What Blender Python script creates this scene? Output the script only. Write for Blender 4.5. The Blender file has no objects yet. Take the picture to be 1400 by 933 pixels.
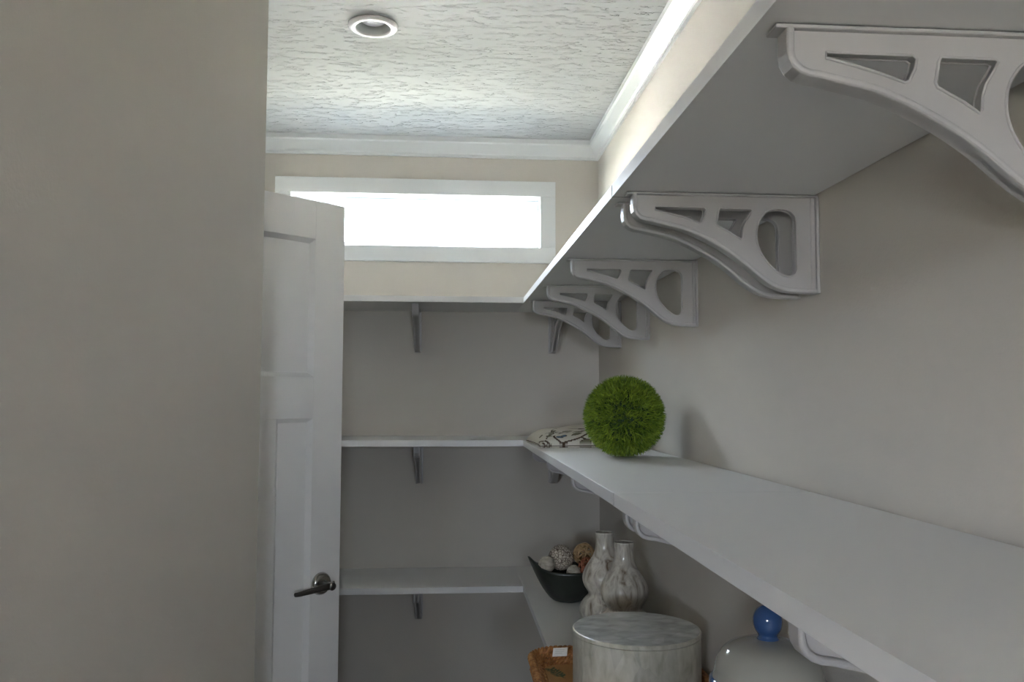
import bpy, bmesh, math, random
import numpy as np
from mathutils import Vector, Matrix, noise as mnoise

S = bpy.context.scene
COL = S.collection
PI = math.pi
EYE = 1.47

# ---------------------------------------------------------------- camera
cd = bpy.data.cameras.new('camera')
cd.sensor_width = 36.0
cd.lens = 1155.66 / 1400 * 36.0
cd.clip_start = 0.02
cam = bpy.data.objects.new('camera', cd)
COL.objects.link(cam)
yaw, pit, rol = 0.0771, 0.0645, 0.0024
F = Vector((math.sin(yaw) * math.cos(pit), math.cos(yaw) * math.cos(pit), math.sin(pit)))
R0 = Vector((math.cos(yaw), -math.sin(yaw), 0))
U0 = R0.cross(F)
Rt = R0 * math.cos(rol) + U0 * math.sin(rol)
Up = -R0 * math.sin(rol) + U0 * math.cos(rol)
M = Matrix((Rt, Up, -F)).transposed().to_4x4()
M.translation = Vector((0, 0, EYE))
cam.matrix_world = M
S.camera = cam

# ---------------------------------------------------------------- sky, sun, exposure
world = bpy.data.worlds.new('World')
S.world = world
world.use_nodes = True
bg = world.node_tree.nodes['Background']
bg.inputs['Color'].default_value = (0.79, 0.88, 1.0, 1)
bg.inputs['Strength'].default_value = 2.3
sd = bpy.data.lights.new('sun', 'SUN')
sd.energy = 14.0
sd.angle = 0.0093
sd.color = (1.0, 0.96, 0.90)
sun = bpy.data.objects.new('sun', sd)
COL.objects.link(sun)
sun.rotation_euler = (math.radians(45), 0, math.radians(4))   # sun stands behind the house, shining toward +Y
def portal(name, loc, rot, w, h):
    ld = bpy.data.lights.new(name, 'AREA')
    ld.shape = 'RECTANGLE'; ld.size = w; ld.size_y = h
    ld.cycles.is_portal = True
    o = bpy.data.objects.new(name, ld); COL.objects.link(o)
    o.location = loc; o.rotation_euler = rot
    return o
portal('sky_portal_high_window', (-0.145, 4.12, 2.295), (-PI / 2, 0, 0), 1.19, 0.27)
portal('sky_portal_rear_fill', (-1.35, -2.75, 1.4), (PI / 2, 0, 0), 0.64, 0.5)  # unseen rear opening on the left, sized for fill light
portal('sky_portal_rear_fill', (0.25, -2.75, 1.6), (PI / 2, 0, 0), 0.34, 0.5)  # unseen rear opening added to brighten the door
S.view_settings.view_transform = 'Standard'
S.view_settings.look = 'None'
S.view_settings.gamma = 1.0
S.view_settings.use_curve_mapping = False
S.view_settings.exposure = 4.86

# ---------------------------------------------------------------- dimensions (metres)
W = 0.72            # right wall
YB = 3.9645         # back wall
XL = -0.90          # left wall of the pantry
XN = -0.40          # face of the near left wall
YN = 1.868          # far end of the near left wall
ZC = EYE + 1.215    # ceiling
XF = 0.3234         # front edge of right shelves
YF = 3.5518         # front edge of back shelves
TH = 0.025
ZT = EYE + 0.3924   # underside of the top shelf
ZM = EYE - 0.1874   # top of the middle shelf
ZL = EYE - 0.7896   # top of the lower shelf
YJ = 1.63           # joint between boards

# ---------------------------------------------------------------- materials
def newmat(name):
    m = bpy.data.materials.new(name); m.use_nodes = True
    return m, m.node_tree.nodes, m.node_tree.links, m.node_tree.nodes['Principled BSDF']
def plain(name, col, rough=0.5, metal=0.0, coat=0.0, spec=0.5):
    m, N, L, B = newmat(name)
    B.inputs['Base Color'].default_value = (*col, 1)
    B.inputs['Roughness'].default_value = rough
    B.inputs['Metallic'].default_value = metal
    B.inputs['Coat Weight'].default_value = coat
    B.inputs['Specular IOR Level'].default_value = spec
    return m
def bumped(name, col, rough, scale, dist, detail=2.0, stretch=(1, 1, 1), var=0.0, spec=0.5, strength=1.0):
    m, N, L, B = newmat(name)
    B.inputs['Roughness'].default_value = rough
    B.inputs['Specular IOR Level'].default_value = spec
    tc = N.new('ShaderNodeTexCoord'); mp = N.new('ShaderNodeMapping')
    mp.inputs['Scale'].default_value = stretch
    L.new(tc.outputs['Object'], mp.inputs['Vector'])
    nz = N.new('ShaderNodeTexNoise'); nz.inputs['Scale'].default_value = scale; nz.inputs['Detail'].default_value = detail
    L.new(mp.outputs['Vector'], nz.inputs['Vector'])
    bp = N.new('ShaderNodeBump'); bp.inputs['Distance'].default_value = dist; bp.inputs['Strength'].default_value = strength
    L.new(nz.outputs['Fac'], bp.inputs['Height']); L.new(bp.outputs['Normal'], B.inputs['Normal'])
    if var:
        n2 = N.new('ShaderNodeTexNoise'); n2.inputs['Scale'].default_value = 2.5
        L.new(tc.outputs['Object'], n2.inputs['Vector'])
        mx = N.new('ShaderNodeMix'); mx.data_type = 'RGBA'
        L.new(n2.outputs['Fac'], mx.inputs['Factor'])
        mx.inputs['A'].default_value = (*[c * (1 - var) for c in col], 1)
        mx.inputs['B'].default_value = (*[min(1, c * (1 + var)) for c in col], 1)
        L.new(mx.outputs['Result'], B.inputs['Base Color'])
    else:
        B.inputs['Base Color'].default_value = (*col, 1)
    return m
WALL = bumped('greige_wall_paint', (0.62, 0.575, 0.515), 0.85, 170, 0.0005, 3.0, var=0.02, spec=0.25)
TRIM = bumped('white_trim_paint', (0.74, 0.75, 0.745), 0.4, 30, 0.0002)
DOORM = bumped('white_door_paint', (0.88, 0.875, 0.87), 0.4, 220, 0.0003, stretch=(1, 1, 0.15))
SHELF = bumped('white_shelf_melamine', (0.775, 0.765, 0.755), 0.42, 14, 0.0003)
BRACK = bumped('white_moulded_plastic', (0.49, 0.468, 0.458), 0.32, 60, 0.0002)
FLOORM = bumped('brown_floor', (0.20, 0.165, 0.13), 0.5, 20, 0.0005, var=0.06)
RAWEND = plain('raw_particle_core', (0.07, 0.055, 0.04), 0.9)
NICKEL = plain('dark_nickel', (0.13, 0.127, 0.123), 0.28, 1.0)
DARK = plain('dark_steel', (0.05, 0.05, 0.05), 0.5, 0.6)
BAFFLE = plain('grey_baffle', (0.74, 0.75, 0.73), 0.45)
LENS = plain('frosted_lens', (0.86, 0.85, 0.90), 0.3)
TRIMRING = plain('white_lamp_trim', (0.88, 0.84, 0.83), 0.35)
ROOFM = plain('roof_board', (0.5, 0.48, 0.45), 0.8)
GROUND = bumped('dry_lawn', (0.18, 0.178, 0.15), 0.95, 3, 0.02, var=0.1)
VINYL = plain('white_vinyl', (0.80, 0.83, 0.86), 0.35)

def ceiling_mat():
    m, N, L, B = newmat('stomped_ceiling_texture')
    B.inputs['Base Color'].default_value = (0.57, 0.57, 0.56, 1)
    B.inputs['Roughness'].default_value = 0.7
    tc = N.new('ShaderNodeTexCoord')
    heights = []
    for rot, off in ((0.10, 0.0), (-0.28, 3.3)):
        mp = N.new('ShaderNodeMapping'); mp.inputs['Scale'].default_value = (13, 58, 1)
        mp.inputs['Rotation'].default_value = (0, 0, rot); mp.inputs['Location'].default_value = (off, off, 0)
        L.new(tc.outputs['Object'], mp.inputs['Vector'])
        nz = N.new('ShaderNodeTexNoise'); nz.inputs['Scale'].default_value = 1.0; nz.inputs['Detail'].default_value = 3.0
        nz.inputs['Distortion'].default_value = 0.7
        L.new(mp.outputs['Vector'], nz.inputs['Vector'])
        cr = N.new('ShaderNodeValToRGB')
        cr.color_ramp.elements[0].position = 0.595; cr.color_ramp.elements[1].position = 0.66
        L.new(nz.outputs['Fac'], cr.inputs['Fac']); heights.append(cr)
    ad = N.new('ShaderNodeMath'); ad.operation = 'MAXIMUM'
    L.new(heights[0].outputs['Color'], ad.inputs[0]); L.new(heights[1].outputs['Color'], ad.inputs[1])
    bp = N.new('ShaderNodeBump'); bp.inputs['Distance'].default_value = 0.008; bp.inputs['Strength'].default_value = 1.0
    L.new(ad.outputs[0], bp.inputs['Height']); L.new(bp.outputs['Normal'], B.inputs['Normal'])
    return m
CEIL = ceiling_mat()

def glass_mat():
    m, N, L, B = newmat('window_glass')
    out = N['Material Output']
    tr = N.new('ShaderNodeBsdfTransparent'); tr.inputs['Color'].default_value = (0.95, 0.97, 0.97, 1)
    gl = N.new('ShaderNodeBsdfGlossy'); gl.inputs['Roughness'].default_value = 0.02
    mx = N.new('ShaderNodeMixShader'); mx.inputs[0].default_value = 0.06
    L.new(tr.outputs[0], mx.inputs[1]); L.new(gl.outputs[0], mx.inputs[2]); L.new(mx.outputs[0], out.inputs['Surface'])
    return m
GLASS = glass_mat()

def attr_mat(name, rough=0.7, spec=0.3, trans=0.0, bump=None):
    m, N, L, B = newmat(name)
    B.inputs['Roughness'].default_value = rough
    B.inputs['Specular IOR Level'].default_value = spec
    a = N.new('ShaderNodeAttribute'); a.attribute_name = 'tint'
    L.new(a.outputs['Color'], B.inputs['Base Color'])
    if trans:
        B.inputs['Transmission Weight'].default_value = 0
        B.inputs['Subsurface Weight'].default_value = 0
    if bump:
        nz = N.new('ShaderNodeTexNoise'); nz.inputs['Scale'].default_value = bump[0]
        tc = N.new('ShaderNodeTexCoord'); L.new(tc.outputs['Object'], nz.inputs['Vector'])
        bp = N.new('ShaderNodeBump'); bp.inputs['Distance'].default_value = bump[1]
        L.new(nz.outputs['Fac'], bp.inputs['Height']); L.new(bp.outputs['Normal'], B.inputs['Normal'])
    return m

def streak_mat(name, cols, stretch, scale, rough, coat=0.0, patch=0.0, detail=4.0, distort=0.4):
    """mottled glaze: cols = list of (position, colour)"""
    m, N, L, B = newmat(name)
    B.inputs['Roughness'].default_value = rough; B.inputs['Coat Weight'].default_value = coat
    B.inputs['Coat Roughness'].default_value = 0.12
    tc = N.new('ShaderNodeTexCoord'); mp = N.new('ShaderNodeMapping'); mp.inputs['Scale'].default_value = stretch
    L.new(tc.outputs['Object'], mp.inputs['Vector'])
    nz = N.new('ShaderNodeTexNoise'); nz.inputs['Scale'].default_value = scale; nz.inputs['Detail'].default_value = detail
    nz.inputs['Distortion'].default_value = distort
    L.new(mp.outputs['Vector'], nz.inputs['Vector'])
    cr = N.new('ShaderNodeValToRGB'); els = cr.color_ramp.elements
    while len(els) < len(cols): els.new(0.5)
    for e, (pos, c) in zip(els, cols):
        e.position = pos; e.color = (*c, 1)
    L.new(nz.outputs['Fac'], cr.inputs['Fac'])
    src = cr.outputs['Color']
    if patch:
        vo = N.new('ShaderNodeTexVoronoi'); vo.inputs['Scale'].default_value = patch
        L.new(mp.outputs['Vector'], vo.inputs['Vector'])
        hs = N.new('ShaderNodeHueSaturation')
        mr = N.new('ShaderNodeMapRange'); mr.inputs['To Min'].default_value = 0.87; mr.inputs['To Max'].default_value = 1.08
        sp = N.new('ShaderNodeSeparateColor'); L.new(vo.outputs['Color'], sp.inputs[0])
        L.new(sp.outputs[0], mr.inputs['Value']); L.new(mr.outputs[0], hs.inputs['Value'])
        L.new(src, hs.inputs['Color']); src = hs.outputs['Color']
    L.new(src, B.inputs['Base Color'])
    return m
VASE = streak_mat('pearl_streaked_glaze', [(0.30, (0.17, 0.11, 0.07)), (0.42, (0.48, 0.43, 0.36)), (0.56, (0.70, 0.66, 0.58)), (0.70, (0.46, 0.40, 0.35))],
                  (1, 1, 0.3), 34, 0.28, 0.5, 0, 5.0, 0.9)
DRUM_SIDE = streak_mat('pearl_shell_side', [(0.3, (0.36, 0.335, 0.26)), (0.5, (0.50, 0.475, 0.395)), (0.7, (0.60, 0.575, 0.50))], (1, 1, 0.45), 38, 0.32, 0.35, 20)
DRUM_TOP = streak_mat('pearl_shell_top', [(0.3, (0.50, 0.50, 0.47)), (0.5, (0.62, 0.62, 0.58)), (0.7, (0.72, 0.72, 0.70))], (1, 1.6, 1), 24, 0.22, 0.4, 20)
BOWLM = streak_mat('dark_green_glaze', [(0.3, (0.022, 0.026, 0.02)), (0.7, (0.045, 0.05, 0.04))], (1, 1, 1), 12, 0.35, 0.2)
JARW = plain('grey_white_porcelain', (0.40, 0.385, 0.335), 0.10, coat=0.6)
JARB = plain('cobalt_blue_glaze', (0.028, 0.085, 0.23), 0.10, coat=0.7)
RATTAN1 = streak_mat('tan_rattan', [(0.3, (0.30, 0.17, 0.07)), (0.7, (0.55, 0.38, 0.20))], (1, 1, 1), 60, 0.6)
RATTAN2 = streak_mat('rust_rattan', [(0.3, (0.26, 0.07, 0.03)), (0.7, (0.48, 0.18, 0.09))], (1, 1, 1), 60, 0.6)
PALEWOOD = streak_mat('bleached_wood', [(0.3, (0.40, 0.34, 0.26)), (0.7, (0.66, 0.60, 0.50))], (1, 1, 3), 40, 0.6)
WEAVE = streak_mat('brown_woven_rope', [(0.3, (0.20, 0.075, 0.02)), (0.5, (0.40, 0.17, 0.05)), (0.75, (0.58, 0.30, 0.11))], (1, 1, 1), 70, 0.6)
PAPER = plain('white_paper', (0.80, 0.78, 0.76), 0.7)
INK = plain('grey_ink', (0.45, 0.44, 0.43), 0.8)
PRINT = attr_mat('printed_cotton', 0.85, 0.2, bump=(900, 0.0004))
LEAFM = attr_mat('topiary_green', 0.5, 0.3)
TRAYM = attr_mat('tray_print', 0.5, 0.4)

# ---------------------------------------------------------------- helpers
def link(name, me, mat=None, parent=None, loc=(0, 0, 0), rot=(0, 0, 0), smooth=False):
    o = bpy.data.objects.new(name, me); COL.objects.link(o)
    o.location = loc; o.rotation_euler = rot
    if mat is not None and not me.materials: me.materials.append(mat)
    if parent is not None: o.parent = parent
    if smooth:
        for p in me.polygons: p.use_smooth = True
    return o
def from_bm(name, bm):
    me = bpy.data.meshes.new(name); bm.to_mesh(me); bm.free(); return me
def bbox_into(bm, x0, x1, y0, y1, z0, z1):
    r = bmesh.ops.create_cube(bm, size=1)
    for v in r['verts']:
        v.co = Vector((x0 + (v.co.x + .5) * (x1 - x0), y0 + (v.co.y + .5) * (y1 - y0), z0 + (v.co.z + .5) * (z1 - z0)))
    return r['verts']
def boxes_mesh(name, boxes, bevel=0.0, seg=2):
    bm = bmesh.new()
    for b in boxes: bbox_into(bm, *b)
    if bevel:
        bmesh.ops.bevel(bm, geom=bm.edges[:], offset=bevel, segments=seg, affect='EDGES', profile=0.5)
    return from_bm(name, bm)
def box(name, b, mat, parent=None, bevel=0.0, loc=(0, 0, 0), rot=(0, 0, 0)):
    return link(name, boxes_mesh(name, [b], bevel), mat, parent, loc, rot)
def struct(name, boxes, mat, bevel=0.0):
    o = link(name, boxes_mesh(name, boxes, bevel), mat); o['kind'] = 'structure'; return o
def tag(o, label, cat, group=None):
    o['label'] = label; o['category'] = cat
    if group: o['group'] = group
    return o
def empty(name, loc=(0, 0, 0), rz=0.0):
    o = bpy.data.objects.new(name, None); COL.objects.link(o); o.empty_display_size = 0.05
    o.location = loc; o.rotation_euler = (0, 0, rz); return o
def lathe_mesh(name, prof, seg=64, mod=None, cap0=False, cap1=False):
    bm = bmesh.new(); rings = []
    for r, z in prof:
        ring = []
        for i in range(seg):
            a = 2 * PI * i / seg
            k = 1.0 if mod is None else mod(a, z, r)
            ring.append(bm.verts.new((r * k * math.cos(a), r * k * math.sin(a), z)))
        rings.append(ring)
    for a, b in zip(rings[:-1], rings[1:]):
        for i in range(seg):
            bm.faces.new((a[i], a[(i + 1) % seg], b[(i + 1) % seg], b[i]))
    if cap0: bm.faces.new(rings[0][::-1])
    if cap1: bm.faces.new(rings[-1])
    bmesh.ops.recalc_face_normals(bm, faces=bm.faces[:])
    return from_bm(name, bm)
def catmull(pts, n=8, closed=False):
    pts = [Vector(p) for p in pts]; out = []; m = len(pts)
    rng = range(m if closed else m - 1)
    for i in rng:
        g = (lambda j: pts[j % m]) if closed else (lambda j: pts[max(0, min(m - 1, j))])
        p0, p1, p2, p3 = g(i - 1), g(i), g(i + 1), g(i + 2)
        for k in range(n):
            t = k / n
            out.append(0.5 * (2 * p1 + (p2 - p0) * t + (2 * p0 - 5 * p1 + 4 * p2 - p3) * t * t + (3 * p1 - p0 - 3 * p2 + p3) * t ** 3))
    if not closed: out.append(pts[-1])
    return out
def tube_into(bm, path, rad, seg=6, closed=False):
    n = len(path); rings = []
    for i, p in enumerate(path):
        if closed: t = path[(i + 1) % n] - path[i - 1]
        else: t = path[min(n - 1, i + 1)] - path[max(0, i - 1)]
        t.normalize()
        a = t.orthogonal() if i == 0 else (a - t * a.dot(t))
        a.normalize(); b = t.cross(a)
        rings.append([bm.verts.new(p + (a * math.cos(2 * PI * k / seg) + b * math.sin(2 * PI * k / seg)) * rad) for k in range(seg)])
    pairs = list(zip(rings[:-1], rings[1:]))
    for r0, r1 in pairs:
        for k in range(seg): bm.faces.new((r0[k], r0[(k + 1) % seg], r1[(k + 1) % seg], r1[k]))
    if closed:
        r0, r1 = rings[-1], rings[0]
        off = min(range(seg), key=lambda s: (r0[0].co - r1[s].co).length)
        for k in range(seg): bm.faces.new((r0[k], r0[(k + 1) % seg], r1[(k + 1 + off) % seg], r1[(k + off) % seg]))
    else:
        bm.faces.new(rings[0][::-1]); bm.faces.new(rings[-1])
def flat_mesh(name, loops, thick, bevel=0.0):
    """2D outline with holes (in local x,z) extruded along local y, centred"""
    cu = bpy.data.curves.new(name, 'CURVE'); cu.dimensions = '2D'; cu.fill_mode = 'BOTH'
    cu.extrude = thick / 2 - bevel; cu.bevel_depth = bevel; cu.bevel_resolution = 2
    cu.offset = -bevel
    for lp in loops:
        sp = cu.splines.new('POLY'); sp.points.add(len(lp) - 1); sp.use_cyclic_u = True
        for q, p in zip(sp.points, lp): q.co = (p[0], p[1], 0, 1)
    o = bpy.data.objects.new(name, cu); COL.objects.link(o)
    dg = bpy.context.evaluated_depsgraph_get(); dg.update()
    me = bpy.data.meshes.new_from_object(o.evaluated_get(dg))
    bpy.data.objects.remove(o); bpy.data.curves.remove(cu)
    for v in me.vertices: v.co = Vector((v.co.x, -v.co.z, v.co.y))
    me.name = name; me.materials.clear(); me.update()
    return me
def set_tint(me, cols):
    at = me.color_attributes.new('tint', 'FLOAT_COLOR', 'POINT')
    at.data.foreach_set('color', np.asarray(cols, dtype=np.float32).ravel())

# ================================================================ the setting
XR0, XR1, YR0 = -2.8, 0.90, -2.75
struct('floor', [(XR0, XR1, YR0, YB + .14, -0.12, 0.0)], FLOORM)
# ceiling with a round hole for the downlight
LX, LY, LR = -0.249, 2.735, 0.066
bm = bmesh.new()
outer = [bm.verts.new(p) for p in ((XR0, YR0, ZC), (XR1, YR0, ZC), (XR1, YB + .14, ZC), (XR0, YB + .14, ZC))]
ring = [bm.verts.new((LX + LR * math.cos(2 * PI * i / 40), LY + LR * math.sin(2 * PI * i / 40), ZC)) for i in range(40)]
ed = [bm.edges.new((outer[i], outer[(i + 1) % 4])) for i in range(4)] + [bm.edges.new((ring[i], ring[(i + 1) % 40])) for i in range(40)]
bmesh.ops.triangle_fill(bm, edges=ed, use_beauty=True)
for f in [f for f in bm.faces if (f.calc_center_median() - Vector((LX, LY, ZC))).length < LR * 0.9 and all(v in ring for v in f.verts)]: bm.faces.remove(f)
o = link('ceiling', from_bm('ceiling', bm), CEIL); o['kind'] = 'structure'
# walls
ZW = ZC + 0.01
struct('wall_right', [(W, W + .14, YR0, YB + .14, 0, ZW)], WALL)
WX0, WX1, WZ0, WZ1 = -0.729, 0.4385, EYE + 0.6995, EYE + 0.945      # window opening
struct('wall_back', [(XL - .14, WX0 - .012, YB, YB + .14, 0, ZW), (WX1 + .012, W, YB, YB + .14, 0, ZW),
                     (WX0 - .012, WX1 + .012, YB, YB + .14, 0, WZ0 - .012), (WX0 - .012, WX1 + .012, YB, YB + .14, WZ1 + .012, ZW)], WALL)
DY0, DY1, DZ = 2.035, 2.83, 2.06                                   # doorway in the left wall
struct('wall_left', [(XL - .14, XL, YN, DY0, 0, ZW), (XL - .14, XL, DY1, YB, 0, ZW), (XL - .14, XL, DY0, DY1, DZ, ZW)], WALL)
o = struct('wall_left_near', [(-0.54, 0, -1.62, 0, 0, ZW)], WALL, 0.004)
o.location = (XN, YN, 0); o.rotation_euler = (0, 0, -math.radians(7))     # turned slightly askew so it catches less window light
struct('wall_left_end', [(XL - .14, XN - .1, YN - .12, YN - .005, 0, ZW)], WALL)
struct('wall_rear', [(XR0, -1.67, YR0, YR0 + .14, 0, ZW), (-1.03, 0.08, YR0, YR0 + .14, 0, ZW), (0.42, W, YR0, YR0 + .14, 0, ZW),
                     (-1.67, -1.03, YR0, YR0 + .14, 0, 1.15), (-1.67, -1.03, YR0, YR0 + .14, 1.65, ZW),
                     (0.08, 0.42, YR0, YR0 + .14, 0, 1.35), (0.08, 0.42, YR0, YR0 + .14, 1.85, ZW)], WALL)  # both rear openings are unseen, placed and sized for fill light
struct('wall_rear_side', [(XR0, XR0 + .14, YR0 + .14, 0.25, 0, ZW), (XR0 + .14, XL - .14, 0.25, 0.39, 0, ZW)], WALL)
struct('wall_hall', [(-2.3, -2.16, 1.5, 3.2, 0, ZW), (-2.16, XL - .14, 1.36, 1.5, 0, ZW), (-2.16, XL - .14, 3.2, 3.34, 0, ZW)], WALL)  # unseen closed hall, added to keep outside light from leaking in
# outside: yard and the house roof whose shade falls on it
o = struct('ground_yard', [(-30, 30, -40, 60, -0.75, -0.6)], GROUND)
o = struct('roof', [(-9, 9, -4.6, 4.45, ZC + 0.16, ZC + 0.36)], ROOFM)
struct('bounce_slab', [(-7, 6, -12, YR0, -0.6, -0.5)], plain('pale_bounce_slab', (0.62, 0.60, 0.56), 0.8))  # unseen pale slab added to bounce sunlight up through the rear openings
struct('bounce_facade', [(-14, 14, 15.0, 15.3, -0.6, 3.0)], plain('pale_bounce_facade', (0.82, 0.81, 0.80), 0.7))  # unseen sunlit facade added to brighten the upper right wall
struct('bounce_facade_roof', [(-14.4, 14.4, 15.1, 21.0, 3.0, 3.25)], ROOFM)  # unseen roof over the added facade
struct('house_foundation', [(XR0, XR1, YR0, YB + .14, -0.6, -0.12)], ROOFM)

# crown moulding: profile (out from wall, below ceiling)
CR = [(0.0, -0.086), (0.012, -0.086), (0.013, -0.074), (0.018, -0.068), (0.028, -0.050), (0.040, -0.028), (0.048, -0.022), (0.048, 0.0), (0.0, 0.0)]
def crown(name, pts, closed=False):
    """pts: corner polyline (x, y, inward normal handled by mitred offset)"""
    bm = bmesh.new(); rings = []
    for (x, y, mx, my) in pts:
        rings.append([bm.verts.new((x + mx * d, y + my * d, ZC + h)) for d, h in CR])
    for a, b in zip(rings[:-1], rings[1:]):
        for k in range(len(CR)): bm.faces.new((a[k], a[(k + 1) % len(CR)], b[(k + 1) % len(CR)], b[k]))
    bm.faces.new(rings[0]); bm.faces.new(rings[-1][::-1])
    bmesh.ops.recalc_face_normals(bm, faces=bm.faces[:])
    o = link(name, from_bm(name, bm), TRIM); o['kind'] = 'structure'
    return o
crown('trim_1', [(W, YR0 + .14, -1, 0), (W, YB, -1, -1)])
crown('trim_2', [(W, YB, -1, -1), (XL, YB, 1, -1)])
crown('trim_3', [(XL, YB, 1, -1), (XL, YN, 1, 0)])
for n, b in (('baseboard_back', (XL, W, YB - .014, YB, 0, .10)), ('baseboard_right', (W - .014, W, YR0 + .14, YB - .014, 0, .10)),
             ('baseboard_left', (XL, XL + .014, DY1 + .07, YB - .014, 0, .10))):
    struct(n, [b], TRIM, 0.002)

# high transom window
wn = empty('window_1', (0, YB, EYE + .62)); wn['kind'] = 'structure'
def wpart(name, b, mat, bevel=0.0):
    x0, x1, y0, y1, z0, z1 = b
    return box(name, (x0, x1, y0 - YB, y1 - YB, z0 - EYE - .62, z1 - EYE - .62), mat, wn, bevel)
CX0, CX1, CZ0, CZ1 = -0.8023, 0.5117, EYE + 0.6264, EYE + 1.018
wpart('casing', (CX0, CX1, YB - .018, YB, WZ1, CZ1), TRIM, 0.002)
wpart('casing', (CX0, CX1, YB - .018, YB, CZ0, WZ0), TRIM, 0.002)
wpart('casing', (CX0, WX0, YB - .018, YB, WZ0, WZ1), TRIM, 0.002)
wpart('casing', (WX1, CX1, YB - .018, YB, WZ0, WZ1), TRIM, 0.002)
for b in ((WX0 - .011, WX1 + .011, YB, YB + .135, WZ1, WZ1 + .011), (WX0 - .011, WX1 + .011, YB, YB + .135, WZ0 - .011, WZ0),
          (WX0 - .011, WX0, YB, YB + .135, WZ0, WZ1), (WX1, WX1 + .011, YB, YB + .135, WZ0, WZ1)):
    wpart('jamb', b, TRIM)
fr = 0.022
for b in ((WX0, WX1, YB + .075, YB + .13, WZ1 - fr, WZ1), (WX0, WX1, YB + .075, YB + .13, WZ0, WZ0 + fr),
          (WX0, WX0 + fr, YB + .075, YB + .13, WZ0 + fr, WZ1 - fr), (WX1 - fr, WX1, YB + .075, YB + .13, WZ0 + fr, WZ1 - fr)):
    wpart('sash_frame', b, VINYL, 0.003)
f2 = 0.014
for b in ((WX0 + fr, WX1 - fr, YB + .09, YB + .12, WZ1 - fr - f2, WZ1 - fr), (WX0 + fr, WX1 - fr, YB + .09, YB + .12, WZ0 + fr, WZ0 + fr + f2),
          (WX0 + fr, WX0 + fr + f2, YB + .09, YB + .12, WZ0 + fr + f2, WZ1 - fr - f2), (WX1 - fr - f2, WX1 - fr, YB + .09, YB + .12, WZ0 + fr + f2, WZ1 - fr - f2)):
    wpart('glazing_bead', b, VINYL, 0.002)
wpart('pane', (WX0 + fr, WX1 - fr, YB + .103, YB + .107, WZ0 + fr, WZ1 - fr), GLASS)

# door frame (doorway of the left wall)
struct('trim_4', [(XL - .14, XL + .012, DY0 - .06, DY0, 0, DZ + .06), (XL - .14, XL + .012, DY1, DY1 + .06, 0, DZ + .06), (XL - .14, XL + .012, DY0, DY1, DZ, DZ + .06)], TRIM, 0.002)

# ================================================================ door, ajar
DW, DT, DB, DTOP = 0.765, 0.035, 0.012, EYE + 0.572
dang = math.atan2(0.689, 0.725)
hinge = Vector((-0.311 - DW * math.cos(dang), 2.57 - DW * math.sin(dang), 0))
door = empty('door_1', hinge, dang); door['kind'] = 'structure'
door['label'] = 'white panelled interior door standing ajar beside the shelves'
# local: x along the leaf from the hinge, front face (towards the camera) at y = 0, leaf goes to y = +DT
ST, PW, ML = 0.104, 0.119, 0.100
zt0, zt1 = EYE + 0.053, EYE + 0.457
zl0, zl1 = 0.25, EYE - 0.068
def dpart(name, x0, x1, z0, z1, y0=0.0, y1=DT, bev=0.0015): return box(name, (x0, x1, y0, y1, z0, z1), DOORM, door, bev)
dpart('stile', 0, ST, DB, DTOP); dpart('stile', DW - ST, DW, DB, DTOP)
dpart('rail', ST, DW - ST, zt1, DTOP); dpart('rail', ST, DW - ST, zl1, zt0); dpart('rail', ST, DW - ST, DB, zl0)
px = [ST + i * (PW + ML) for i in range(3)]
for x in px[:2]: dpart('mullion', x + PW, x + PW + ML, zl0, zl1)
def panel(x0, x1, z0, z1):
    """recessed panel with a sloped sticking all round, both faces"""
    bm = bmesh.new(); s = 0.012; d = 0.014
    for yo, yi in ((0.0005, d), (DT - .0005, DT - d)):
        o_ = [bm.verts.new((x, yo, z)) for x, z in ((x0, z0), (x1, z0), (x1, z1), (x0, z1))]
        i_ = [bm.verts.new((x, yi, z)) for x, z in ((x0 + s, z0 + s), (x1 - s, z0 + s), (x1 - s, z1 - s), (x0 + s, z1 - s))]
        for k in range(4): bm.faces.new((o_[k], o_[(k + 1) % 4], i_[(k + 1) % 4], i_[k]))
        bm.faces.new(i_)
    bmesh.ops.recalc_face_normals(bm, faces=bm.faces[:])
    link('panel', from_bm('panel', bm), DOORM, door)
panel(ST, DW - ST, zt0, zt1)
for x in px: panel(x, x + PW, zl0, zl1)
# lever set
hx, hz = DW - 0.066, EYE - 0.545
rose = lathe_mesh('rose', [(0.0001, 0.014), (0.018, 0.0135), (0.026, 0.0115), (0.031, 0.006), (0.0325, 0.0)], 40)
handle = link('lever_handle', rose, plain('nickel_lit_rose', (0.42, 0.41, 0.40), 0.22, 1.0), door, (hx, 0, hz), (PI / 2, 0, 0), True)  # rose's lit look is put into a lighter nickel colour
handle['label'] = 'dark nickel lever handle'
neck = lathe_mesh('neck', [(0.0135, 0.010), (0.0105, 0.018), (0.0105, 0.050), (0.012, 0.056), (0.010, 0.060), (0.0001, 0.061)], 28)
link('neck', neck, NICKEL, handle, (0, 0, 0), (0, 0, 0), True)
bm = bmesh.new()
lp = catmull([(0.013, 0.001, 0.047), (-0.005, 0.001, 0.052), (-0.03, 0.0, 0.053), (-0.07, -0.003, 0.051), (-0.105, -0.006, 0.047), (-0.118, -0.006, 0.044)], 5)
prev = None
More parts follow.
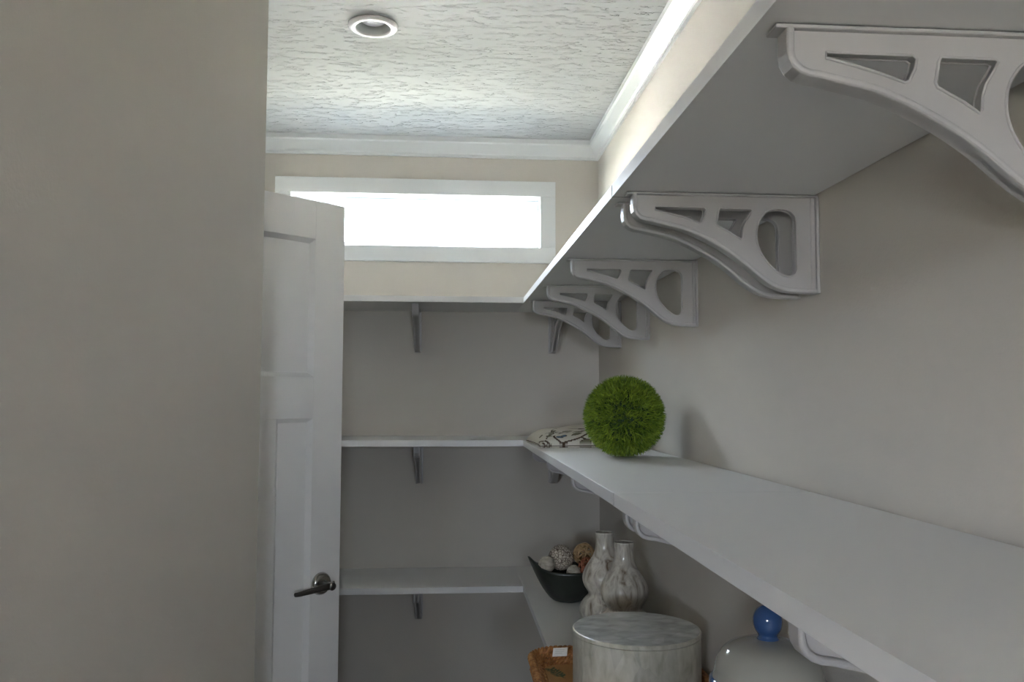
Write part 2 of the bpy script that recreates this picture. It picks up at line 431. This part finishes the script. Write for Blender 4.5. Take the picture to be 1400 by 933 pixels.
for i, p in enumerate(lp):
    t = i / (len(lp) - 1)
    hw = 0.0125 * (1 - t) + 0.0055 * t; hd = 0.0065 * (1 - t) + 0.0045 * t
    if t < .03 or t > .97: hw *= .6; hd *= .6
    rg = [bm.verts.new((p.x, p.y + hw * math.cos(2 * PI * k / 12), p.z + hd * math.sin(2 * PI * k / 12))) for k in range(12)]
    if prev:
        for k in range(12): bm.faces.new((prev[k], prev[(k + 1) % 12], rg[(k + 1) % 12], rg[k]))
    else: bm.faces.new(rg)
    prev = rg
bm.faces.new(prev)
bmesh.ops.recalc_face_normals(bm, faces=bm.faces[:])
link('lever', from_bm('lever', bm), NICKEL, handle, smooth=True)
for hz_ in (0.25, 1.05, 1.82):
    box('hinge', (-0.010, 0.0, -0.008, 0.012, hz_, hz_ + .09), NICKEL, door, 0.002)

# ================================================================ recessed downlight
lamp = tag(empty('recessed_downlight', (LX, LY, ZC)), 'round recessed downlight with a white trim ring in the textured ceiling', 'light')
link('trim_ring', lathe_mesh('trim_ring', [(0.057, 0.0), (0.0565, -0.010), (0.060, -0.012), (0.076, -0.010), (0.081, -0.006), (0.081, -0.001), (0.066, -0.0005)], 56), TRIMRING, lamp, smooth=True)
link('baffle', lathe_mesh('baffle', [(0.0568, -0.009), (0.056, 0.01), (0.052, 0.05), (0.049, 0.075), (0.0001, 0.078)], 56), BAFFLE, lamp, smooth=True)
link('lens', lathe_mesh('lens', [(0.0001, 0.006), (0.02, 0.0072), (0.034, 0.0105), (0.042, 0.016), (0.0445, 0.022), (0.0445, 0.074)], 48), LENS, lamp, smooth=True)

# ================================================================ shelves
GAP = 0.005
def board(name, b, label, bev=0.0, cat='shelf', grp='white shelf boards round the pantry'):
    x0, x1, y0, y1, z0, z1 = b
    me = boxes_mesh(name, [(0, x1 - x0, 0, y1 - y0, 0, z1 - z0)], bev, 1)
    me.materials.append(SHELF); me.materials.append(RAWEND)
    for p in me.polygons:                                    # sawn ends at the joint show the raw core
        if abs(p.normal.y) > .9 and x0 > 0 and p.area > .001 and abs(p.center.y + y0 - YJ) < .01: p.material_index = 1
    return tag(link(name, me, SHELF, None, (x0, y0, z0)), label, cat, grp)
levels = [('top', ZT, 'top shelf level beneath the high window'), ('middle', ZM - TH, 'middle shelf level'), ('lower', ZL - TH, 'lowest shelf level')]
lab = {
 ('top', 'near'): 'near white board of the top right shelf, running overhead toward the camera',
 ('top', 'far'): 'far white board of the top right shelf, beyond the joint toward the window',
 ('top', 'back'): 'white shelf board on the back wall directly below the window',
 ('middle', 'near'): 'near white board of the middle right shelf, empty top, closest to the camera',
 ('middle', 'far'): 'far white board of the middle right shelf carrying the green ball',
 ('middle', 'back'): 'middle white shelf board on the back wall, level with the printed pillow',
 ('lower', 'near'): 'lower right white shelf board holding the jar with the blue knob',
 ('lower', 'far'): 'lower right white shelf board holding the gourd vases and dark bowl',
 ('lower', 'back'): 'lowest white shelf board on the back wall, level with the door handle',
}
for n, z, _ in levels:
    board('shelf_board', (XF, W - GAP, -0.9, YJ - .003, z, z + TH), lab[n, 'near'])
    board('shelf_board', (XF, W - GAP, YJ + .003, YB - GAP, z, z + TH), lab[n, 'far'], 0.0007)
    board('shelf_board', (XL + GAP, XF - .0006, YF, YB - GAP, z, z + TH), lab[n, 'back'])

# ---------------------------------------------------------------- bracket (x = out from wall, z = down from shelf)
BL, BH = 0.366, 0.192
low = catmull([(0.330, -0.0575), (0.300, -0.0640), (0.270, -0.0710), (0.243, -0.0815), (0.213, -0.0960), (0.183, -0.1130), (0.153, -0.1340),
               (0.1225, -0.1590), (0.098, -0.1765), (0.074, -0.1865), (0.047, -0.1905), (0.0, -0.192)], 5)
nose = [(BL, -0.001), (BL, -0.030), (0.3645, -0.038), (0.360, -0.046), (0.352, -0.0525), (0.342, -0.056)]
outer = [Vector(p) for p in nose] + low
outline = [(0.0, -0.001)] + [(p.x, p.y) for p in outer]
hole1 = [(0.321, -0.027), (0.226, -0.027), (0.221, -0.031), (0.2235, -0.042), (0.230, -0.055), (0.235, -0.057), (0.262, -0.048), (0.300, -0.038), (0.321, -0.033)]
hole2 = [(0.1935, -0.028), (0.134, -0.028), (0.1295, -0.031), (0.1355, -0.042), (0.1445, -0.056), (0.149, -0.070), (0.150, -0.084), (0.153, -0.088), (0.170, -0.0765), (0.199, -0.0610), (0.201, -0.0560), (0.1965, -0.033)]
hole3 = [(p.x, p.y) for p in catmull([(0.098, -0.031), (0.080, -0.0265), (0.062, -0.0275), (0.049, -0.034), (0.0425, -0.048), (0.042, -0.080), (0.042, -0.120), (0.042, -0.143), (0.047, -0.155),
          (0.060, -0.160), (0.073, -0.156), (0.090, -0.143), (0.107, -0.124), (0.118, -0.103), (0.122, -0.080), (0.119, -0.059), (0.110, -0.042)], 4, True)]
web_me = flat_mesh('web', [outline, hole1, hole2, hole3], 0.013, 0.0016)
# rim: band that follows the nose and the lower curve, proud of the web
band_in = []
pts = outer
for i, p in enumerate(pts):
    t = (pts[min(i + 1, len(pts) - 1)] - pts[max(i - 1, 0)]).normalized()
    nrm = Vector((t.y, -t.x))        # to the inside
    c = Vector((0.12, -0.05)) if p.x < .2 else Vector((0.25, -0.02))
    if nrm.dot(c - p) < 0: nrm = -nrm
    band_in.append(p + nrm * 0.0085)
rim_loop = [(p.x, p.y) for p in pts] + [(p.x, p.y) for p in reversed(band_in)]
rim_me = flat_mesh('rim', [rim_loop], 0.030, 0.0038)
bm = bmesh.new()
for lp_ in (hole1, hole2, hole3):
    for y_ in (-.0068, .0068): tube_into(bm, [Vector((p[0], y_, p[1])) for p in lp_], .0019, 6, True)
lip_me = from_bm('opening_lip', bm)
for p in lip_me.polygons: p.use_smooth = True
top_me = boxes_mesh('top_flange', [(0.0, BL + 0.012, -0.014, 0.014, -0.0045, 0.0)], 0.001, 1)
wall_me = boxes_mesh('wall_flange', [(0.0, 0.006, -0.017, 0.017, -BH, -0.004), (0.006, 0.014, -0.0105, 0.0105, -BH + .002, -0.004)], 0.001, 1)
screw_me = lathe_mesh('screw', [(0.0001, -0.0025), (0.003, -0.002), (0.0042, 0.0)], 14)
for me in (web_me, rim_me): 
    for p in me.polygons: p.use_smooth = False
def bracket(loc, rz, label, group):
    e = tag(empty('shelf_bracket', loc, rz), label, 'bracket', group)
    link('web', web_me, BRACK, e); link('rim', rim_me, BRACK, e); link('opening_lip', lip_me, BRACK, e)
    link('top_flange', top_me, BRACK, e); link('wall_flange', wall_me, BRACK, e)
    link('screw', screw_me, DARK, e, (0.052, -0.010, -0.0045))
    return e
YBR = [('nearest the camera', 0.853), ('near one of the joint pair', 1.589), ('far one of the joint pair', 1.678),
       ('next beyond the joint pair', 2.385), ('second from the back corner', 2.965), ('closest to the back corner', 3.458)]
for lev, z in (('top right', ZT), ('middle right', ZM - TH)):
    for d, y in YBR:
        bracket((W - .0005, y, z - .0014), PI, 'openwork bracket under the %s shelf, %s' % (lev, d), 'openwork brackets under the %s shelf' % lev)
for lev, z, xs in (('top back shelf below the window', ZT, (-0.135, 0.495)), ('middle back shelf', ZM - TH, (-0.122, 0.495)), ('lowest back shelf', ZL - TH, (-0.118,))):
    for k, x in enumerate(xs):
        d = 'tucked in the right corner'
        bracket((x, YB - .0005, z - .0014), -PI / 2, 'edge-on bracket under the %s, %s' % (lev, 'near the door' if k == 0 else d), 'brackets under the back shelves')

# ================================================================ things on the middle shelf
rnd = random.Random(7)
# --- topiary ball
BR = 0.1295
ball = tag(empty('topiary_ball', (0.548, 2.59, ZM - .0055)), 'round green artificial grass ball on the middle right shelf', 'topiary ball')
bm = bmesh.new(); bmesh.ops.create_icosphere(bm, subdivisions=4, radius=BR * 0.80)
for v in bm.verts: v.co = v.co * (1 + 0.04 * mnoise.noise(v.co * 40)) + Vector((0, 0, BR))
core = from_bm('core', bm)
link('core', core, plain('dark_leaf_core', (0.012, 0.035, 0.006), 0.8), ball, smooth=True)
V, Fc, T = [], [], []
NT, NBL = 900, 17
cc = Vector((0, 0, BR))
for i in range(NT):
    zz = 1 - 2 * (i + .5) / NT; ph = i * PI * (3 - math.sqrt(5))
    n = Vector((math.sqrt(1 - zz * zz) * math.cos(ph), math.sqrt(1 - zz * zz) * math.sin(ph), zz))
    n = (n + Vector((rnd.gauss(0, .03), rnd.gauss(0, .03), rnd.gauss(0, .03)))).normalized()
    clump = mnoise.noise(n * 6.0) * .6 + rnd.uniform(-.45, .45)
    root = n * BR * .80
    top = BR * (0.985 + .05 * rnd.uniform(-1, .4))
    for j in range(NBL):
        d = (n * 1.0 + Vector((rnd.gauss(0, .38), rnd.gauss(0, .38), rnd.gauss(0, .38)))).normalized()
        a = root + Vector((rnd.gauss(0, .0035), rnd.gauss(0, .0035), rnd.gauss(0, .0035)))
        ln = (top - BR * .80) * rnd.uniform(.75, 1.15) / max(.6, d.dot(n))
        side = d.cross(Vector((rnd.gauss(0, 1), rnd.gauss(0, 1), rnd.gauss(0, 1)))).normalized()
        w = rnd.uniform(.0009, .0016)
        bend = side.cross(d) * rnd.uniform(-.003, .003)
        mid = a + d * ln * .55 + bend; tip = a + d * ln
        if tip.length > BR * 1.015: tip *= BR * 1.015 / tip.length
        tip.z = max(tip.z, -BR * .955); mid.z = max(mid.z, -BR * .95)
        k = len(V)
        V += [tuple(a - side * w * .6 + cc), tuple(a + side * w * .6 + cc), tuple(mid + side * w + cc), tuple(mid - side * w + cc), tuple(tip + cc)]
        Fc += [(k, k + 1, k + 2, k + 3), (k + 3, k + 2, k + 4)]
        h = min(1, max(0, .45 + .6 * clump + rnd.uniform(-.22, .22)))
        col = [(.060 + .27 * h), (.125 + .31 * h), (.010 + .034 * h), 1]
        T += [col] * 5
me = bpy.data.meshes.new('foliage'); me.from_pydata(V, [], Fc); me.update(); set_tint(me, T)
fo = link('foliage', me, LEAFM, ball); fo['kind'] = 'stuff'

# --- printed pillow lying flat
def strokes_colour(P, strokes, leaves, base):
    C = np.tile(np.array([*base, 1.0]), (len(P), 1))
    for pts, wd, col in strokes:
        q = np.array([(v.x, v.y) for v in catmull([(x, y, 0) for x, y in pts], 10)])
        dm = np.full(len(P), 1e9)
        for a, b in zip(q[:-1], q[1:]):
            ab = b - a; t = np.clip(((P - a) @ ab) / (ab @ ab + 1e-12), 0, 1)
            dm = np.minimum(dm, np.linalg.norm(P - a - t[:, None] * ab, axis=1))
        m = dm < wd; C[m, :3] = col
    for (x, y), ln, wd, an, col, edge in leaves:
        d = P - np.array([x, y]); c, s = math.cos(an), math.sin(an)
        u = (d[:, 0] * c + d[:, 1] * s) / ln; v = (-d[:, 0] * s + d[:, 1] * c) / wd
        prof = np.clip(1 - u * u, 0, 1) ** 1.0
        C[np.abs(v) < prof * 1.15, :3] = edge
        C[np.abs(v) < prof * .80 - .08, :3] = col
    return C
PS = 0.40
NP = 230
gx = np.linspace(-.5, .5, NP)
U_, V_ = np.meshgrid(gx, gx, indexing='ij')
P2 = np.stack([U_.ravel(), V_.ravel()], 1)
brown, sage, slate, cream = (.075, .045, .028), (.20, .19, .125), (.10, .17, .24), (.66, .62, .54)
st, lv = [], []
rr = random.Random(23)
for i in range(14):
    x, y = rr.uniform(-.3, .6), rr.uniform(-.1, .6); a = rr.uniform(0, 2 * PI); pts_ = [(x, y)]
    cv = rr.uniform(-.9, .9)
    for k in range(5):
        a += cv; x += .10 * math.cos(a); y += .10 * math.sin(a); pts_.append((x, y))
        if k in (0, 1, 2, 3):
            s_ = rr.choice((-1, 1)); la = a + s_ * .8; ll = rr.uniform(.045, .068)
            lv.append(((x + ll * 1.1 * math.cos(la), y + ll * 1.1 * math.sin(la)), ll, ll * .40, la, sage, brown))
    st.append((pts_, .0065, brown))
st += [([(-.62, -.20), (-.56, -.45), (-.44, -.64)], .011, brown), ([(-.40, -.64), (-.50, -.42), (-.40, -.22), (-.22, -.14)], .011, brown),
       ([(-.26, -.66), (-.36, -.50), (-.33, -.34), (-.18, -.28)], .010, brown), ([(-.30, -.60), (-.12, -.52), (.02, -.36), (.20, -.30)], .011, brown),
       ([(-.12, -.52), (-.02, -.60), (.08, -.66)], .010, brown), ([(-.08, -.30), (.06, -.42), (.12, -.60)], .010, brown), ([(-.22, -.14), (-.05, -.18), (.08, -.30)], .010, brown)]
lv += [((-.31, -.475), .045, .032, .4, slate, brown), ((-.27, -.445), .040, .026, 1.3, slate, brown), ((.22, .12), .05, .03, 1.0, slate, brown)]
for x, y, an in ((-.15, -.43, .55), (-.08, -.58, .25), (-.01, -.47, 1.0), (.07, -.52, .5), (-.22, -.22, .35), (-.12, -.34, .2), (.0, -.26, .6), (.10, -.36, .3), (-.45, -.30, 1.9), (-.38, -.13, .9), (.16, -.62, .8), (.18, -.48, .4), (-.52, -.12, 1.2)):
    lv.append(((x, y), .066, .026, an, sage, brown))
edge_d = .5 - np.maximum(np.abs(P2[:, 0]), np.abs(P2[:, 1]))
prof = (np.clip(1 - (2 * np.abs(P2[:, 0])) ** 5, 0, 1) * np.clip(1 - (2 * np.abs(P2[:, 1])) ** 5, 0, 1)) ** .36
pin = 1 - .10 * (np.abs(P2[:, 0] * P2[:, 1]) * 4) ** .5 * 0
wr = np.array([mnoise.noise(Vector((x * 5, y * 5, 0))) * .006 + mnoise.noise(Vector((x * 13, y * 9, 4))) * .003 for x, y in P2])
X = P2[:, 0] * PS * (1 - .05 * (1 - (2 * np.abs(P2[:, 1])) ** 2)); Y = P2[:, 1] * PS * (1 - .05 * (1 - (2 * np.abs(P2[:, 0])) ** 2))
Zt = .007 + (.058 + .020 * P2[:, 1] + .030 * P2[:, 0]) * prof + wr * prof
Zb = np.maximum(.007 - .030 * prof, .0005)
drop = np.clip((.058 - Zt) / PS, 0, .2)
wx = np.abs(P2[:, 0]) > np.abs(P2[:, 1])
P3 = P2.copy()
P3[wx, 0] += (np.sign(P2[:, 0]) * drop)[wx]; P3[~wx, 1] += (np.sign(P2[:, 1]) * drop)[~wx]
tint = strokes_colour(P3, st, lv, cream)
nv = NP * NP
verts = np.concatenate([np.stack([X, Y, Zt], 1), np.stack([X, Y, Zb], 1)])
faces = []
idx = np.arange(nv).reshape(NP, NP)
a, b, c, d = idx[:-1, :-1].ravel(), idx[1:, :-1].ravel(), idx[1:, 1:].ravel(), idx[:-1, 1:].ravel()
faces = np.concatenate([np.stack([a, b, c, d], 1), np.stack([a, d, c, b], 1) + nv])
me = bpy.data.meshes.new('cover'); me.from_pydata(verts.tolist(), [], faces.tolist()); me.update(); set_tint(me, np.concatenate([tint, tint]))
pil = tag(empty('throw_pillow', (0.530, 3.235, ZM), 0.03), 'cream throw pillow with leafy brown print lying behind the green ball', 'pillow')
link('cover', me, PRINT, pil, smooth=True)
bm = bmesh.new()
bd = [Vector((x, y, .007)) for x, y in [(X[idx[i, 0]], Y[idx[i, 0]]) for i in range(0, NP, 6)] + [(X[idx[-1, i]], Y[idx[-1, i]]) for i in range(0, NP, 6)]
      + [(X[idx[i, -1]], Y[idx[i, -1]]) for i in range(NP - 1, 0, -6)] + [(X[idx[0, i]], Y[idx[0, i]]) for i in range(NP - 1, 0, -6)]]
tube_into(bm, bd, .0014, 6, True)
link('piping', from_bm('piping', bm), plain('brown_piping', brown, .8), pil, smooth=True)

# ================================================================ things on the lower shelf
# --- two gourd vases, one kind
VP = [(0.0001, 0.004), (0.030, 0.003), (0.045, 0.0), (0.062, 0.006), (0.080, 0.022), (0.0885, 0.043), (0.086, 0.064), (0.074, 0.084), (0.060, 0.097), (0.0565, 0.104),
      (0.060, 0.112), (0.070, 0.128), (0.0765, 0.148), (0.0765, 0.165), (0.070, 0.186), (0.057, 0.208), (0.044, 0.228), (0.0355, 0.247), (0.0315, 0.265), (0.0305, 0.290),
      (0.0320, 0.306), (0.0320, 0.310), (0.0280, 0.310), (0.0265, 0.295), (0.0275, 0.260), (0.034, 0.236), (0.0001, 0.225)]
pr = catmull([(r, z, 0) for r, z in VP], 3)
vm = lathe_mesh('body', [(max(.0001, p.x), p.y) for p in pr], 72, lambda a, z, r: 1 + (.016 * math.cos(11 * a + 6 * z) * max(0, min(1, (r - .03) / .03)) if z < .30 else 0))
def vase(x, y, rz, label, s=1.0):
    e = tag(empty('gourd_vase', (x, y, ZL), rz), label, 'vase', 'pearly gourd vases on the lower shelf')
    o = link('body', vm, VASE, e, smooth=True); o.scale = (s, s, s)
    rim = lathe_mesh('lip', [(0.0275, 0.3085), (0.0275, 0.312), (0.030, 0.3135), (0.0325, 0.312), (0.0325, 0.3085)], 48)
    o = link('lip', rim, VASE, e, smooth=True); o.scale = (s, s, s)
vase(0.556, 2.965, 0.3, 'taller-looking pearly gourd vase beside the dark bowl')
vase(0.582, 2.765, 2.1, 'pearly gourd vase standing directly behind the round shell box')

# --- dark boat bowl with decorative balls
bowl = tag(empty('serving_bowl', (0.475, 3.30, ZL), 0.10), 'dark green glazed bowl with raised pointed ends holding decorative balls', 'bowl')
bm = bmesh.new(); rings = []; sg = 72
def bowl_pt(t, a, inner):
    # t 0 base .. 1 rim ; superellipse outline stretched along x
    ca, sa = math.cos(a), math.sin(a)
    p = 1.65
    rad = (abs(ca) ** p + abs(sa) ** p) ** (-1 / p)
    rx = .048 + (.160 - .048) * (t ** .72); ry = .045 + (.118 - .045) * (t ** .62)
    hgt = .128 + .044 * abs(ca) ** 6 - .004 * abs(sa) ** 2
    x, y, z = rx * rad * ca, ry * rad * sa, hgt * t ** 1.15
    if inner:
        x *= .955; y *= .945; z = max(.008 + z * .96, .010) if t < .98 else z
    return (x, y, z)
ts = [0, .04, .12, .25, .4, .55, .7, .82, .92, 1.0]
for inner, seq in ((False, ts), (True, ts[::-1])):
    for t in seq: rings.append([bm.verts.new(bowl_pt(t, 2 * PI * i / sg, inner)) for i in range(sg)])
for r0, r1 in zip(rings[:-1], rings[1:]):
    for i in range(sg): bm.faces.new((r0[i], r0[(i + 1) % sg], r1[(i + 1) % sg], r1[i]))
bm.faces.new(rings[0][::-1]); bm.faces.new(rings[-1])
bmesh.ops.recalc_face_normals(bm, faces=bm.faces[:])
link('body', from_bm('body', bm), BOWLM, bowl, smooth=True)
def speckle_mat(name, c0, c1, scale):
    m, N, L, B = newmat(name)
    tc = N.new('ShaderNodeTexCoord'); vo = N.new('ShaderNodeTexVoronoi'); vo.feature = 'DISTANCE_TO_EDGE'; vo.inputs['Scale'].default_value = scale
    L.new(tc.outputs['Object'], vo.inputs['Vector'])
    cr = N.new('ShaderNodeValToRGB'); cr.color_ramp.elements[0].position = .02; cr.color_ramp.elements[1].position = .12
    cr.color_ramp.elements[0].color = (*c0, 1); cr.color_ramp.elements[1].color = (*c1, 1)
    L.new(vo.outputs['Distance'], cr.inputs['Fac']); L.new(cr.outputs['Color'], B.inputs['Base Color'])
    bp = N.new('ShaderNodeBump'); bp.inputs['Distance'].default_value = .002; L.new(cr.outputs['Color'], bp.inputs['Height']); L.new(bp.outputs['Normal'], B.inputs['Normal'])
    B.inputs['Roughness'].default_value = .7
    return m
SPECK = speckle_mat('carved_shell_beads', (.10, .06, .04), (.62, .54, .44), 95)
def carved_ball(loc, r, label, mat, seed):
    bm = bmesh.new(); bmesh.ops.create_icosphere(bm, subdivisions=5, radius=r)
    for v in bm.verts:
        n = v.co.normalized(); dd, _ = mnoise.voronoi(n * 4.5 + Vector((seed, 0, 0)))
        v.co = n * r * (1 + .05 * min(.5, dd[1] - dd[0]) - .02)
    o = tag(link('decorative_ball', from_bm('decorative_ball', bm), mat, None, loc, (.3 * seed, .5, seed), True), label, 'decorative ball', 'decorative balls in the dark bowl')
def banded_ball(loc, r, label, seed):
    e = tag(empty('decorative_ball', (loc[0], loc[1], loc[2] - r)), label, 'decorative ball', 'decorative balls in the dark bowl')
    bm = bmesh.new(); bmesh.ops.create_icosphere(bm, subdivisions=4, radius=r * .97)
    link('core', from_bm('core', bm), PALEWOOD, e, (0, 0, r), smooth=True)
    for k in range(5):
        q = Matrix.Rotation(seed + k * .62, 3, 'Y') @ Matrix.Rotation(.4 * k, 3, 'X')
        bm = bmesh.new(); tube_into(bm, [q @ Vector((r * .985 * math.cos(2 * PI * i / 40), r * .985 * math.sin(2 * PI * i / 40), 0)) for i in range(40)], r * .055, 6, True)
        link('band', from_bm('band', bm), PALEWOOD, e, (0, 0, r), smooth=True)
def rattan_ball(loc, r, label, mat, seed, n=15):
    e = tag(empty('decorative_ball', (loc[0], loc[1], loc[2] - r)), label, 'decorative ball', 'decorative balls in the dark bowl')
    g = random.Random(seed)
    for k in range(n):
        ax = Vector((g.gauss(0, 1), g.gauss(0, 1), g.gauss(0, 1))).normalized(); u = ax.orthogonal().normalized(); w = ax.cross(u); off = g.uniform(-.35, .35)
        rr_ = r * g.uniform(.90, 1.0); cr_ = math.sqrt(1 - off * off)
        bm = bmesh.new(); tube_into(bm, [(ax * off + (u * math.cos(2 * PI * i / 36) + w * math.sin(2 * PI * i / 36)) * cr_) * rr_ for i in range(36)], r * .085, 6, True)
        link('strand', from_bm('strand', bm), mat, e, (0, 0, r), smooth=True)
carved_ball((0.448, 3.302, ZL + .163), .049, 'large speckled carved ball, biggest of those in the dark bowl', SPECK, 1.7)
banded_ball((0.385, 3.245, ZL + .148), .031, 'small pale banded ball at the left end of the dark bowl', .4)
rattan_ball((0.541, 3.315, ZL + .172), .041, 'tan rattan ball toward the right end of the dark bowl', RATTAN1, 5)
rattan_ball((0.538, 3.24, ZL + .138), .034, 'rust coloured rattan ball tucked behind the gourd vase', RATTAN2, 8)
banded_ball((0.488, 3.235, ZL + .118), .028, 'small pale ball half sunk at the front rim of the dark bowl', 1.3)

# --- woven tray
TX0, TX1, TY0, TY1, TR = 0.236, 0.700, 1.93, 2.535, 0.085
tray = tag(empty('woven_tray', ((TX0 + TX1) / 2, (TY0 + TY1) / 2, ZL)), 'brown woven rope tray under the round shell box, overhanging the shelf', 'tray')
tw, tl = (TX1 - TX0) / 2, (TY1 - TY0) / 2
def rrect(hw, hl, r, n=12):
    out = []
    for cx, cy, a0 in ((hw - r, hl - r, 0), (-hw + r, hl - r, PI / 2), (-hw + r, -hl + r, PI), (hw - r, -hl + r, 1.5 * PI)):
        for i in range(n + 1):
            a = a0 + i / n * PI / 2; out.append((cx + r * math.cos(a), cy + r * math.sin(a)))
    return out
def resample(pts, n):
    P = [Vector((x, y)) for x, y in pts]; P.append(P[0]); L_ = [0]
    for a, b in zip(P[:-1], P[1:]): L_.append(L_[-1] + (b - a).length)
    out = []; j = 0
    for i in range(n):
        s = L_[-1] * i / n
        while L_[j + 1] < s: j += 1
        f = (s - L_[j]) / max(1e-9, L_[j + 1] - L_[j]); out.append(P[j].lerp(P[j + 1], f))
    return out, L_[-1]
rows = [(0.002, 0.044, .0105), (0.008, 0.029, .0105), (0.019, 0.019, .010), (0.031, 0.0125, .009), (0.008, 0.013, .0105)]
for ins, zc, rd in rows:
    hw, hl = tw - .008 - ins, tl - .008 - ins
    Lp = resample(rrect(hw, hl, max(.02, TR - ins)), 16)[1]
    turns = max(8, round(Lp / .042)); n = turns * 10
    path, _ = resample(rrect(hw, hl, max(.02, TR - ins)), n)
    for s_ in (0, 1, 2):
        pp = []
        for i in range(n):
            t = (path[(i + 1) % n] - path[i - 1]).normalized(); nr = Vector((t.y, -t.x)); ph = 2 * PI * turns * i / n + s_ * 2 * PI / 3
            pp.append(Vector((path[i].x + nr.x * rd * .60 * math.cos(ph), path[i].y + nr.y * rd * .60 * math.cos(ph), zc + rd * .60 * math.sin(ph))))
        bm = bmesh.new(); tube_into(bm, pp, rd * .47, 6, True)
        link('rope_strand', from_bm('rope_strand', bm), WEAVE, tray, smooth=True)
# tray bed with a printed sprig
bw, bl = tw - .034, tl - .034
NX, NY = 110, 150
ux, uy = np.meshgrid(np.linspace(-bw, bw, NX), np.linspace(-bl, bl, NY), indexing='ij')
Pb = np.stack([ux.ravel(), uy.ravel()], 1)
green, tan_ = (.045, .085, .03), (.50, .25, .085)
sts, lvs = [], []
for cx, cy, a0, sc in ((-.150, .175, 1.9, 1.0), (-.170, .06, 2.4, 1.1), (.05, -.15, .7, 1.2), (.12, .20, 1.2, 1.0), (-.10, -.16, 2.0, 1.0)):
    ax, ay = math.cos(a0), math.sin(a0)
    sts.append(([(cx - ax * .04 * sc, cy - ay * .04 * sc), (cx, cy), (cx + ax * .045 * sc, cy + ay * .045 * sc)], .0016, green))
    for k in range(-2, 4):
        for sgn in (-1, 1):
            la = a0 + sgn * .75
            lvs.append(((cx + ax * k * .013 * sc + math.cos(la) * .012, cy + ay * k * .013 * sc + math.sin(la) * .012), .015 * sc, .0036, la, green, green))
tt = strokes_colour(Pb, sts, lvs, tan_)
grain = np.array([mnoise.noise(Vector((x * 60, y * 9, 0))) for x, y in Pb])
tt[:, :3] *= (1 + .22 * grain)[:, None]
id2 = np.arange(NX * NY).reshape(NX, NY)
fc = np.stack([id2[:-1, :-1].ravel(), id2[1:, :-1].ravel(), id2[1:, 1:].ravel(), id2[:-1, 1:].ravel()], 1)
vb = np.concatenate([np.stack([Pb[:, 0], Pb[:, 1], np.full(len(Pb), .011)], 1)])
me = bpy.data.meshes.new('bed'); me.from_pydata(vb.tolist(), [], fc.tolist()); me.update(); set_tint(me, tt)
bed = link('bed', me, TRAYM, tray); bed['label'] = 'orange tan tray bed printed with green sprigs'
mod = bed.modifiers.new('thickness', 'SOLIDIFY'); mod.thickness = .008; mod.offset = -1
tg = box('paper_tag', (-.021, .021, -.019, .019, 0, .0012), PAPER, tray, loc=(0.331 - (TX0 + TX1) / 2, 2.462 - (TY0 + TY1) / 2  , .054), rot=(.35, -.10, -.25))
tg['label'] = 'white paper price tag'
for k in range(3): box('text_line', (-.014, .012 - .006 * (k == 2), .009 - .008 * k, .0105 - .008 * k, .0012, .0014), INK, tg)

# --- round shell box
drum = tag(empty('shell_box', (0.4955, 2.205, ZL + .0115)), 'round pearly shell box with a flat lid on the woven tray', 'box')
DR, DH = 0.1655, 0.1775
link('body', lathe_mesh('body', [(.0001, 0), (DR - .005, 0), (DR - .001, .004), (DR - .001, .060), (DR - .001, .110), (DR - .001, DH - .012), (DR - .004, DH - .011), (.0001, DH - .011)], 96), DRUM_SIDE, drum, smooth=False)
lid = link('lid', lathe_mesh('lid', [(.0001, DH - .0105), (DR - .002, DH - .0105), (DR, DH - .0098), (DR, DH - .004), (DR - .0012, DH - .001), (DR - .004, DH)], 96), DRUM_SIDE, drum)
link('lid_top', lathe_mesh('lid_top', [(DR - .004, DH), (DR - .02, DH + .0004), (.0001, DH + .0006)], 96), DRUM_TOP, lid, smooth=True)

# --- ginger jar
jar = tag(empty('ginger_jar', (0.537, 1.40, ZL)), 'grey-white porcelain jar with a domed lid and blue knob', 'jar')
jb = catmull([(.0001, .0, 0), (.060, .0, 0), (.068, .004, 0), (.074, .03, 0), (.098, .10, 0), (.118, .17, 0), (.120, .215, 0), (.110, .255, 0), (.090, .282, 0), (.078, .292, 0), (.076, .305, 0), (.0001, .306, 0)], 5)
link('body', lathe_mesh('body', [(max(.0001, p.x), p.y) for p in jb], 72), JARW, jar, smooth=True)
link('blue_band', lathe_mesh('blue_band', [(.0772, .290), (.0800, .293), (.0800, .299), (.0772, .302)], 64), JARB, jar, smooth=True)
ld_ = catmull([(.0935, .309, 0), (.0925, .318, 0), (.0885, .331, 0), (.0865, .342, 0), (.080, .358, 0), (.066, .373, 0), (.045, .382, 0), (.022, .386, 0), (.0001, .387, 0)], 5)
lid = link('lid', lathe_mesh('lid', [(max(.0001, p.x), p.y) for p in ld_], 72), JARW, jar, smooth=True)
link('lid_rim', lathe_mesh('lid_rim', [(.074, .3065), (.094, .3065), (.0965, .310), (.0965, .317), (.0935, .321), (.090, .322)], 64), JARB, lid, smooth=True)
kn = catmull([(.0175, .384, 0), (.0185, .3865, 0), (.0165, .390, 0), (.0165, .394, 0), (.0215, .402, 0), (.0240, .412, 0), (.0235, .423, 0), (.0190, .433, 0), (.0105, .440, 0), (.0001, .4425, 0)], 5)
knob = link('knob', lathe_mesh('knob', [(max(.0001, p.x), p.y) for p in kn], 40), JARB, lid, smooth=True)
knob['label'] = 'glossy cobalt blue knob'
